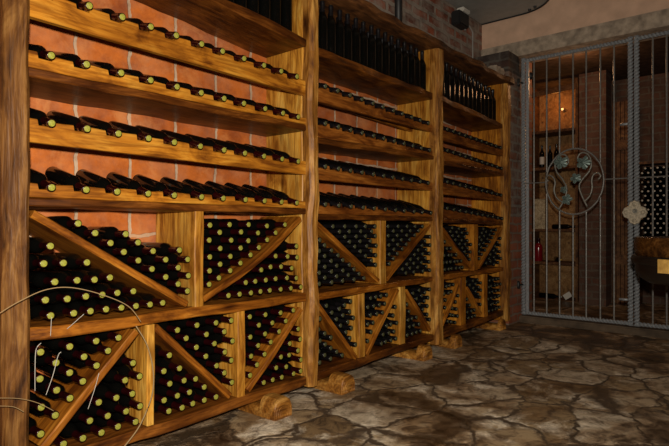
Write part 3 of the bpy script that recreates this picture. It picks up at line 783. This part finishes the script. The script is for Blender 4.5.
# medallion
def Mz(zx, zy): return G(535 + zx / 4.95, 135 + zy / 4.95)
bm = bmesh.new()
ring = [Vector((XB - 0.01, cc.y + CW * sin(a), cc.z + CR * cos(a))) for a in [2 * pi * i / 48 for i in range(49)]]
tube_bm(bm, ring, 0.0095, 6, False); part('medallion_ring', bm, M_BAR, True)
sh = Vector((-0.022, 0, 0))
for V in (((118, 372), (150, 318), (160, 265), (140, 220), (112, 185), (103, 150), (115, 112), (142, 97), (165, 112), (168, 140), (152, 152)),
          ((262, 355), (235, 300), (222, 255), (238, 220), (268, 185), (282, 150), (272, 105), (245, 88), (222, 98), (215, 122), (230, 138)),
          ((142, 335), (112, 312), (98, 275), (103, 240), (95, 212), (72, 200), (58, 215), (70, 230)),
          ((246, 332), (275, 300), (286, 262), (284, 225), (293, 197), (315, 188), (328, 204), (316, 220))):
    bm = bmesh.new(); tube_bm(bm, [p + sh for p in smooth_pts([Mz(*q) for q in V], 5)], 0.009, 6); part('vine_scroll', bm, M_BRONZE, True)
def leaf_bm(c, s, rot):
    bm = bmesh.new(); n = 40; f, k = [], []
    cen = bm.verts.new(c + Vector((-0.026, 0, 0))); cb = bm.verts.new(c + Vector((-0.004, 0, 0)))
    for i in range(n):
        a = 2 * pi * i / n
        r = s * (0.66 + 0.34 * abs(cos(2.5 * a)) ** 0.7 + 0.05 * cos(15 * a)) * (0.8 if cos(a) < -0.9 else 1)
        y, z = r * sin(a + rot), r * cos(a + rot)
        f.append(bm.verts.new(c + Vector((-0.012 + 0.01 * (i % 4 == 0), y, z)))); k.append(bm.verts.new(c + Vector((-0.007, y, z))))
    for i in range(n):
        j = (i + 1) % n
        bm.faces.new((cen, f[i], f[j])); bm.faces.new((cb, k[j], k[i])); bm.faces.new((f[i], k[i], k[j], f[j]))
    return bm
for (zx, zy, s, rt) in ((135, 136, 0.068, 2.8), (246, 138, 0.066, 3.4), (208, 216, 0.05, 0.4), (165, 320, 0.052, 1.0), (148, 272, 0.034, 2)):
    part('vine_leaf', leaf_bm(Mz(zx, zy) + Vector((-0.03, 0, 0)), s, rt), M_PATINA)
# lock plate with keyhole knob
pc = G(635.3, 212.5) + Vector((-0.03, 0, 0))
def plate_bm():
    bm = bmesh.new(); n = 64; f, k = [], []
    for i in range(n):
        a = 2 * pi * i / n
        r = 0.098 * (0.72 + 0.30 * abs(cos(2 * a)) ** 0.8) * (1 + 0.03 * cos(16 * a))
        y, z = r * sin(a), r * cos(a) * 1.08
        f.append(bm.verts.new(pc + Vector((-0.006, y * 0.94, z * 0.94)))); k.append(bm.verts.new(pc + Vector((0.004, y, z))))
    bm.faces.new(f); bm.faces.new(k[::-1])
    for i in range(n): bm.faces.new((f[i], k[i], k[(i + 1) % n], f[(i + 1) % n]))
    for a in range(4):
        q = pc + Vector((-0.004, 0.068 * sin(a * pi / 2), 0.073 * cos(a * pi / 2)))
        bmesh.ops.create_uvsphere(bm, u_segments=10, v_segments=6, radius=0.02, matrix=Matrix.Translation(q) @ Matrix.Diagonal((0.5, 1, 1, 1)))
    return bm
part('lock_plate', plate_bm(), M_PLATE)
bm = bmesh.new(); mt = Matrix.Translation(pc + Vector((-0.008, -0.006, 0.012))) @ Matrix.Rotation(-pi / 2, 4, 'Y')
lathe_bm(bm, [(0.0, 0.004), (0.009, 0.004), (0.012, 0.012), (0.019, 0.014), (0.021, 0.008), (0.019, 0)], 16, mt); part('keyhole_ring', bm, M_BRONZE, True)
for (pp, qq) in ((619, 124), (618, 299.5)):
    p = G(pp, qq); bm = bmesh.new(); tube_bm(bm, [(XB + 0.042, p.y, p.z), (XB + 0.042, ym_ + 0.035, p.z)], 0.012, 8); tube_bm(bm, [(XB + 0.042, ym_ + 0.05, p.z), (XB, ym_ + 0.035, p.z)], 0.008, 6)
    part('bolt', bm, M_IRON, True)
yr_ = 2 * ym_ - yl
bars2 = [(G(p, 226).y, []) for p in (652.8, 666.7)]
step = bars2[1][0] - bars2[0][0]
yy = bars2[-1][0] + step
while yy > yr_ + 0.06: bars2.append((yy, [])); yy += step
gb, part = leaf('iron_gate', ym_ - 0.025, yr_, bars2, 'plain barred iron gate leaf on the latch side, behind the wooden tub')
bm = bmesh.new(); tube_bm(bm, [(XB - 0.012, ym_ - 0.026, zr), (XB - 0.012, yr_, zr)], 0.006, 6); part('cross_rod', bm, M_BAR)

# ------------------------------------------------------------------ room behind the gate
XF = 7.75
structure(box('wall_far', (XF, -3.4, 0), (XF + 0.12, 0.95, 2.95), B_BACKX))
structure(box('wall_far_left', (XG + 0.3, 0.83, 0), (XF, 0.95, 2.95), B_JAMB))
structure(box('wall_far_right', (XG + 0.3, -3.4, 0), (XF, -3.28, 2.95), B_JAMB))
structure(box('ceiling_far', (XG + 0.3, -3.4, 2.86), (XF, 0.83, 2.98), M_DARKCEIL))
y0, y1 = onX(579, 226, 7.1)[0], onX(606, 226, 7.1)[0]
structure(box('wall_far_pier', (7.1, y1, 0), (7.35, y0, 2.85), B_BACKX))
yq0, yq1 = y1, onX(629, 226, 7.35)[0]
# plank door beside the pier
dr = empty('plank_door', (7.4, (yq0 + yq1) / 2, 0), 'dark brown plank door past the brick pier behind the gate', 'door')
bm = bmesh.new()
npk = 4
for i in range(npk):
    a = yq1 + (yq0 - yq1 - 0.004) * i / npk; b = yq1 + (yq0 - yq1 - 0.004) * (i + 1) / npk
    box_bm(bm, (7.36, a + 0.004, 0.01), (7.4, b - 0.004, 2.5))
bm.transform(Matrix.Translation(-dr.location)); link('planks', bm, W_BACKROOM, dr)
bm = bmesh.new(); 
for z in (0.5, 1.9): box_bm(bm, (7.34, yq1 + 0.01, z), (7.36, yq0 - 0.02, z + 0.12))
bm.transform(Matrix.Translation(-dr.location)); link('ledger', bm, W_BACKROOM, dr)
# shelf unit
XS = 7.3
sy1 = onX(528, 226, XS)[0]; sy0 = onX(578, 226, XS)[0]
su = empty('shelf_unit', (XS, (sy0 + sy1) / 2, 0), 'brown wooden shelf unit behind the gate with a lit top compartment', 'shelf')
shz = [onX(550, q, XS)[1] for q in (299, 262, 229, 167, 130)] + [onX(550, 70, XS)[1]]
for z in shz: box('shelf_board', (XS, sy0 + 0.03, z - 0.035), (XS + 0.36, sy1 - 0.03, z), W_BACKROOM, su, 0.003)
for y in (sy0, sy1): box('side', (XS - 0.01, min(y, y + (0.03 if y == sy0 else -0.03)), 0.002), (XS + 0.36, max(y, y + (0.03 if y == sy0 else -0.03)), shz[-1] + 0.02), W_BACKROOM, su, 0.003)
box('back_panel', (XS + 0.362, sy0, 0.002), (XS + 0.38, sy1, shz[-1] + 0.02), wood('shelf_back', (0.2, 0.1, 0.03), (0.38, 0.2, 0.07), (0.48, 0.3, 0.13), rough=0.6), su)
box('plinth', (XS + 0.004, sy0 + 0.03, 0.002), (XS + 0.02, sy1 - 0.03, shz[0] - 0.04), W_BACKROOM, su)

def bottle(loc, rx, rz, label, glass, cap, seal, lab=False, sc=1.0, group='bottles on the shelf unit'):
    bm = bmesh.new(); lathe_bm(bm, body_prof(), 14); o = link('wine_bottle', bm, glass, None, True)
    bm = bmesh.new(); lathe_bm(bm, caps_prof(), 12); link('capsule', bm, cap, o, True)
    bm = bmesh.new(); lathe_bm(bm, cork_prof(), 12); link('bottle_seal', bm, seal, o, True)
    if lab:
        bm = bmesh.new(); lathe_bm(bm, [(BR + 0.0006, 0.05), (BR + 0.0006, 0.15)], 16); link('paper_label', bm, M_LABEL, o, True)
    o.location = loc; o.rotation_euler = (rx, 0, rz); o.scale = (sc, sc, 1)
    return tag(o, label, 'wine bottle', group)
def on_shelf(pxx, z, back=0.12): return (XS + back, onX(pxx, 226, XS + back)[0], z + 0.001)
bottle(on_shelf(542, shz[3], 0.1), 0, 0, 'dark bottle with a white label standing on the upper shelf behind the gate', M_GLASS, M_BLACKFOIL, M_DULL, True)
bottle(on_shelf(550, shz[3], 0.2), 0, 0, 'unlabelled dark bottle standing between two others on the shelf behind the gate', M_GLASS, M_BLACKFOIL, M_DULL)
bottle(on_shelf(556.5, shz[3], 0.1), 0, 0, 'unlabelled dark bottle standing at the pier end of the upper shelf behind gate', M_GLASS, M_BLACKFOIL, M_DULL)
bottle(on_shelf(538.5, shz[1], 0.1), 0, 0, 'broad red glass bottle standing on the low shelf behind the gate', M_REDGLASS, M_RED, M_DULL, sc=1.7)
def lying(pxx, z, ang, label, seal, back=0.1):
    p = on_shelf(pxx, z, back); a = radians(ang)
    # lies across the shelf, neck along (sin a, -cos a) turned about z
    bottle((p[0], p[1], p[2] + BR), pi / 2, a, label, M_GLASS, M_BLACKFOIL, seal)
lying(556, shz[1], -62, 'dark bottle lying on the shelf beside the red bottle, yellow seal showing', M_YELLOW, 0.305)
lying(540, shz[0], -12, 'dark bottle lying on the lowest shelf behind the gate', M_LABEL, 0.12)
lying(553, shz[2], -10, 'dark bottle lying behind the vine medallion, on the middle shelf', M_DULL, 0.12)
pa, pb = onX(530, 96, XS - 0.012), onX(576.5, 86, XS - 0.012)
bm = bmesh.new(); d_ = 0.035
v = [bm.verts.new((x, y, z + dz)) for x in (XS - 0.035, XS - 0.0105) for (y, z) in (pa, pb) for dz in (-d_, d_)]
for f in ((0, 1, 3, 2), (4, 6, 7, 5), (0, 4, 5, 1), (2, 3, 7, 6), (0, 2, 6, 4), (1, 5, 7, 3)): bm.faces.new([v[i] for i in f])
bm.transform(Matrix.Translation(-su.location)); link('shadow_board', bm, W_BACKROOM, su)  # board added to stand in for the compartment's dark diagonal shadow
# pale wooden box standing on the low shelf, card
yb = onX(533.5, 226, XS + 0.03)[0]; ya = onX(545, 226, XS + 0.03)[0]
cr = empty('wooden_box', (XS + 0.1, (ya + yb) / 2, shz[2] + 0.001), 'tall pale grey wooden box standing on the middle shelf behind the gate', 'box')
zz = onX(540, 199, XS + 0.03)[1]
box('body', (XS + 0.03, ya, shz[2] + 0.001), (XS + 0.16, yb, zz - 0.012), W_CRATE, cr, 0.003)
box('lid', (XS + 0.025, ya - 0.004, zz - 0.011), (XS + 0.165, yb + 0.004, zz), W_CRATE, cr, 0.002)
bm = bmesh.new(); box_bm(bm, (-0.004, -0.05, -0.035), (0.004, 0.05, 0.035))
cp = on_shelf(567.5, shz[0], 0.03)
o = link('paper_card', bm, M_LABEL, None, False, (cp[0], cp[1], cp[2] + 0.057)); o.rotation_euler = (radians(-35), radians(0), 0)
tag(o, 'small white card leaning tilted on the lowest shelf behind the gate', 'card')
# small black lamp at the jamb, lamp in the lit compartment
p = G(525, 77, XG + 0.2)
bm = bmesh.new(); lathe_bm(bm, [(0, -0.03), (0.03, -0.026), (0.04, 0), (0.03, 0.028), (0, 0.03)], 12, Matrix.Translation((XG + 0.2, -0.045, p.z)) @ Matrix.Rotation(pi / 2, 4, 'X'))
tube_bm(bm, [(XG + 0.2, -0.04, p.z), (XG + 0.2, -0.001, p.z)], 0.012, 8)
tag(link('wall_lamp', bm, M_BLACK, None, True), 'small round black lamp on the brick jamb behind the gate', 'lamp')
lz = onX(560, 108, XS + 0.2)
bm = bmesh.new(); bmesh.ops.create_uvsphere(bm, u_segments=12, v_segments=8, radius=0.018)
mb, nt, nd, lk, bs = newmat('glowing_bulb'); bs.inputs['Emission Color'].default_value = (1, 0.5, 0.15, 1); bs.inputs['Emission Strength'].default_value = 0.8
sl = empty('shelf_lamp', (XS + 0.3, lz[0], lz[1]), 'tiny glowing bulb in the top compartment of the shelf behind the gate', 'lamp')
bm.transform(Matrix.Translation((0, 0, 0))); link('bulb', bm, mb, sl, True)
bm = bmesh.new(); tube_bm(bm, [(0.015, 0, 0.0), (0.055, 0, 0.0)], 0.012, 8); link('socket', bm, M_BLACK, sl, True)

# bottle wall behind the other leaf
XH = 7.45
hy1, hy0 = onX(638, 226, XH)[0], onX(690, 226, XH)[0]
hz0_, hz1_ = onX(650, 240, XH)[1], onX(650, 164, XH)[1]
hr = empty('bottle_shelf', (XH, (hy0 + hy1) / 2, 0), 'dark shelf packed with bottle ends behind the latch-side gate leaf', 'shelf')
box('shelf_board', (XH + 0.005, hy0, hz0_ - 0.03), (XH + 0.28, hy1, hz0_), W_BACKROOM, hr)
box('shelf_board', (XH + 0.005, hy0, hz1_ + 0.005), (XH + 0.28, hy1, hz1_ + 0.035), W_BACKROOM, hr)
box('side', (XH + 0.005, hy1, 0.002), (XH + 0.28, hy1 + 0.03, hz1_ + 0.035), W_BACKROOM, hr)
box('side', (XH + 0.005, hy0 - 0.03, 0.002), (XH + 0.28, hy0, hz1_ + 0.035), W_BACKROOM, hr)
bm = bmesh.new(); r = 0; M_ENDS = plain('pale_bottle_seal', (0.55, 0.5, 0.4), 0.35)
z = hz0_ + BR + 0.002
while z < hz1_ - BR:
    y = hy0 + BR + 0.005 + (r % 2) * BR
    while y < hy1 - BR - 0.003:
        mt = Matrix.Translation((XH + 0.26, y, z)) @ Matrix.Rotation(-pi / 2, 4, 'Y') @ Matrix.Diagonal((1, 1, 0.8, 1))
        lathe_bm(bm, body_prof(), 8, mt, 0); lathe_bm(bm, caps_prof(), 8, mt, 1); lathe_bm(bm, cork_prof(), 8, mt, 2)
        y += 2 * BR + 0.002
    z += 2 * BR * 0.88; r += 1
o = link('stored_bottles', bm, [M_GLASS, M_BLACKFOIL, M_ENDS], None, True); o['kind'] = 'stuff'
tag(o, 'honeycomb of stacked bottle ends behind the latch-side gate leaf', 'wine bottles')

# ------------------------------------------------------------------ tub table by the gate
tc_ = (3.96, -1.69)
tub = empty('tub_table', (tc_[0], tc_[1], 0), 'round dark wooden tub table with a brass plate, beside the gate', 'table')
SEG = 48
zT = 0.902
def lathe_part(nm, prof, mat, seg=SEG):
    bm = bmesh.new(); lathe_bm(bm, prof, seg); return link(nm, bm, mat, tub, True)
lathe_part('tub_top', [(0, zT - 0.004), (0.33, zT - 0.004), (0.345, zT), (0.358, zT - 0.006), (0.362, zT - 0.05), (0.352, zT - 0.115), (0, zT - 0.115)], M_TUB)
lathe_part('hoop', [(0.352, zT - 0.115), (0.372, zT - 0.118), (0.38, zT - 0.14), (0.372, zT - 0.165), (0.352, zT - 0.168)], M_TUBDARK)
lathe_part('bowl', [(0, zT - 0.116), (0.352, zT - 0.116), (0.352, zT - 0.2), (0.335, zT - 0.25), (0.28, zT - 0.285), (0.1, zT - 0.3), (0, zT - 0.3)], M_TUBDARK)
lathe_part('pedestal', [(0, zT - 0.299), (0.06, zT - 0.3), (0.055, 0.3), (0.065, 0.08), (0.11, 0.03), (0.12, 0.001), (0, 0.001)], M_TUBDARK, 24)
ang = atan2(-D - tc_[1], 0 - tc_[0])               # towards the entrance side
for off in (-0.16, ):
    bm = bmesh.new(); n = 12; A0 = ang + off - 0.16; rr = []
    for i in range(n + 1):
        a = A0 - 0.56 * i / n * 1.0 + 0.3
        rr.append([bm.verts.new((r_ * cos(a), r_ * sin(a), z)) for r_, z in ((0.384, zT - 0.125), (0.384, zT - 0.205), (0.353, zT - 0.205), (0.353, zT - 0.125))])
    for p, q in zip(rr, rr[1:]):
        for k in range(4): bm.faces.new((p[k], p[(k + 1) % 4], q[(k + 1) % 4], q[k]))
    bm.faces.new(rr[0]); bm.faces.new(rr[-1][::-1])
    link('brass_plate', bm, M_BRASS, tub)

# ------------------------------------------------------------------ things up on the walls
# grey ceiling panel with a rounded corner
zp = onX(478, 25.5, XG - 0.02)[1]
def onZ(pxx, pyy, z):
    dx, dy, b = ray(pxx, pyy); t = (z - H) / b; return (t * dx, -D + t * dy)
corner = onZ(525, 14, zp); edge = onZ(538, 0, zp)
poly = [(XG - 0.03, YU - 0.012), (XG - 0.03, corner[1])]
poly[1] = (XG - 0.03, corner[1] + 0.02)
rad = 0.42
for i in range(1, 10):
    a = (i / 9) * pi / 2
    poly.append((XG - 0.03 - rad * (1 - cos(a)) * 1.25, corner[1] + 0.02 - rad * sin(a)))
poly += [(2.6, poly[-1][1]), (2.6, YU - 0.012)]
cpn = empty('ceiling_panel', (XG - 0.6, 0, zp), 'grey metal panel with a rounded corner hung under the ceiling above the rack', 'ceiling panel')
bm = bmesh.new()
lo_ = [bm.verts.new((x - cpn.location.x, y, 0)) for x, y in poly]; hi_ = [bm.verts.new((x - cpn.location.x, y, 0.05)) for x, y in poly]
bm.faces.new(lo_[::-1]); bm.faces.new(hi_)
for i in range(len(poly)): j = (i + 1) % len(poly); bm.faces.new((lo_[i], lo_[j], hi_[j], hi_[i]))
link('panel', bm, M_GREY, cpn)
bm = bmesh.new(); tube_bm(bm, [(x - cpn.location.x, y, -0.004) for x, y in poly[:-1]], 0.008, 6); link('rim', bm, M_BLACK, cpn)
for i in (3, 4):
    x, y = poly[i]; bm = bmesh.new(); lathe_bm(bm, [(0, -0.018), (0.014, -0.016), (0.016, 0.0), (0, 0)], 8, Matrix.Translation((x - cpn.location.x - 0.035, y + 0.045, 0))); link('bolt', bm, M_BLACK, cpn)
for x in (3.0, 4.9):
    bm = bmesh.new(); tube_bm(bm, [(x - cpn.location.x, 0.1, 0.05), (x - cpn.location.x, 0.1, ZC - zp - 0.001)], 0.012, 8); link('hanger_rod', bm, M_GREY, cpn)

# black spotlight box on the upper wall with a pale end, and its cable
sx, sz = onY(461, 19, YU - 0.06)
sp = empty('wall_spotlight', (sx, YU, sz), 'small black spotlight with a pale end on the brick above the rack', 'spotlight')
bm = bmesh.new(); box_bm(bm, (-0.10, -0.10, -0.075), (0.10, -0.002, 0.06)); bmesh.ops.bevel(bm, geom=bm.edges[:], offset=0.012, segments=2, affect='EDGES'); link('housing', bm, M_BLACK, sp)
bm = bmesh.new(); box_bm(bm, (-0.04, -0.11, 0.061), (0.10, -0.03, 0.1)); bmesh.ops.bevel(bm, geom=bm.edges[:], offset=0.008, segments=2, affect='EDGES'); link('end_cap', bm, M_LABEL, sp)
pts = []
for p in ((462, 22), (467, 24), (472, 31), (475, 39), (476, 50), (475, 62)):
    x, z = onY(p[0], p[1], YU - 0.03); pts.append((min(x, XP - 0.02), YU - 0.03, z))
pts[0] = (sx + 0.085, YU - 0.06, sz - 0.0776 - 0.006)
bm = bmesh.new(); tube_bm(bm, smooth_pts(pts, 5), 0.007, 6)
tag(link('spotlight_cord', bm, M_CABLE, None, True), 'pale grey cable looping from the spotlight down to the dark pier top', 'cord')
# dark pipe on the upper wall
pxx = onY(398.5, 10, YU - 0.05)
bm = bmesh.new(); tube_bm(bm, [(0, 0, 0), (0, 0, ZC - RACK_TOP - 0.02)], 0.032, 14); tube_bm(bm, [(0, 0, 0.0), (0, 0, 0.02)], 0.038, 14)
tag(link('black_pipe', bm, M_BLACK, None, True, (pxx[0], YU - 0.05, RACK_TOP + 0.012)), 'black upright pipe standing on the rack top against the sooty brick', 'pipe')

# dry tendrils and cobweb threads hanging over the bins
def strand(name, pts, r, mat, label, cat, Y=-0.07):
    P = []
    for q in pts:
        x, z = onY(q[0], q[1], Y); P.append((x, Y, z))
    bm = bmesh.new(); S = smooth_pts(P, 8); tube_bm(bm, S, r, 5)
    tag(link(name, bm, mat, None, True), label, cat)
strand('dry_tendril', [(-12, 322), (0, 313), (20, 301), (45, 290), (70, 287.5), (100, 294), (128, 306), (141, 322)], 0.0018, M_TENDRIL, 'long dry tendril arching across the thick end post and the upper bin', 'tendril', -0.09)
strand('dry_tendril', [(136, 326), (147, 345), (153, 370), (152, 395), (140, 425), (124, 447)], 0.003, M_TENDRIL, 'thick dry tendril bowing down in front of the first lower divider', 'tendril', -0.03)
strand('dry_tendril', [(-8, 398), (0, 398), (20, 398.7), (38, 403), (54, 411)], 0.0012, M_TENDRIL, 'thin upper tendril curling across the foot of the thick end post', 'tendril')
strand('dry_tendril', [(-8, 406), (0, 406), (14, 407), (24, 412)], 0.0012, M_TENDRIL, 'thin lower tendril curling across the foot of the thick end post', 'tendril')
strand('cobweb_thread', [(41, 343), (36, 350), (35, 370), (35, 391)], 0.0014, M_WEB, 'pale cobweb thread hanging beside the thick end post over the lower bin', 'cobweb', -0.02)
strand('cobweb_thread', [(61, 352), (58, 356), (53, 375), (46, 395)], 0.0014, M_WEB, 'pale slanting cobweb thread among the bottles above the lower sloping plank', 'cobweb', -0.02)
strand('cobweb_thread', [(99, 373), (95, 388), (88, 409)], 0.0014, M_WEB, 'pale cobweb thread hanging from the lower sloping plank', 'cobweb', -0.02)
strand('cobweb_thread', [(51.5, 317), (50.5, 336)], 0.0012, M_WEB, 'short pale cobweb thread hanging from the upper bottom-row bottle beside end post', 'cobweb', -0.02)
strand('cobweb_thread', [(84, 314), (75, 322), (67, 329)], 0.0012, M_WEB, 'short slanting cobweb thread on the board between the upper and lower bins', 'cobweb', -0.02)

# ------------------------------------------------------------------ light
def lamp(name, kind, loc, energy, color, **kw):
    l = bpy.data.lights.new(name, kind); l.energy = energy; l.color = color
    for k, v in kw.items(): setattr(l, k, v)
    o = bpy.data.objects.new(name, l); COL.objects.link(o); o.location = loc; return o
fl = lamp('camera_flash', 'SPOT', (-0.02, -D - 0.02, H + 0.15), 345, (1.0, 0.9, 0.76), spot_size=radians(115), spot_blend=0.8, shadow_soft_size=0.03)
aim = Vector((FW[0], FW[1], 0.02)); aim.rotate(Matrix.Rotation(radians(0), 3, 'Z'))
fl.rotation_euler = aim.to_track_quat('-Z', 'Y').to_euler()
lamp('shelf_lamp_light', 'POINT', (XS + 0.12, lz[0] + 0.02, lz[1] + 0.03), 2.6, (1.0, 0.42, 0.1), shadow_soft_size=0.03)
lamp('back_room_fill', 'POINT', (6.2, -0.35, 2.6), 9, (1.0, 0.5, 0.22), shadow_soft_size=0.1)  # added warm fill without a fixture, for the jamb and back room
w = bpy.data.worlds.new('cellar_air'); SC.world = w; w.use_nodes = True
w.node_tree.nodes['Background'].inputs['Color'].default_value = (1.0, 0.75, 0.5, 1)
w.node_tree.nodes['Background'].inputs['Strength'].default_value = 0.008

# ------------------------------------------------------------------ camera
cd = bpy.data.cameras.new('camera'); cam = bpy.data.objects.new('camera', cd); COL.objects.link(cam)
cd.sensor_fit = 'HORIZONTAL'; cd.sensor_width = 36; cd.lens = 36 * FPX / 669; cd.shift_y = 3.0 / 669; cd.clip_start = 0.05
cam.location = (0, -D, H)
cam.rotation_euler = Vector((FW[0], FW[1], 0)).to_track_quat('-Z', 'Y').to_euler()
SC.camera = cam
vs = SC.view_settings
vs.view_transform = 'Standard'; vs.look = 'None'; vs.exposure = 0.0; vs.gamma = 1.0; vs.use_curve_mapping = False
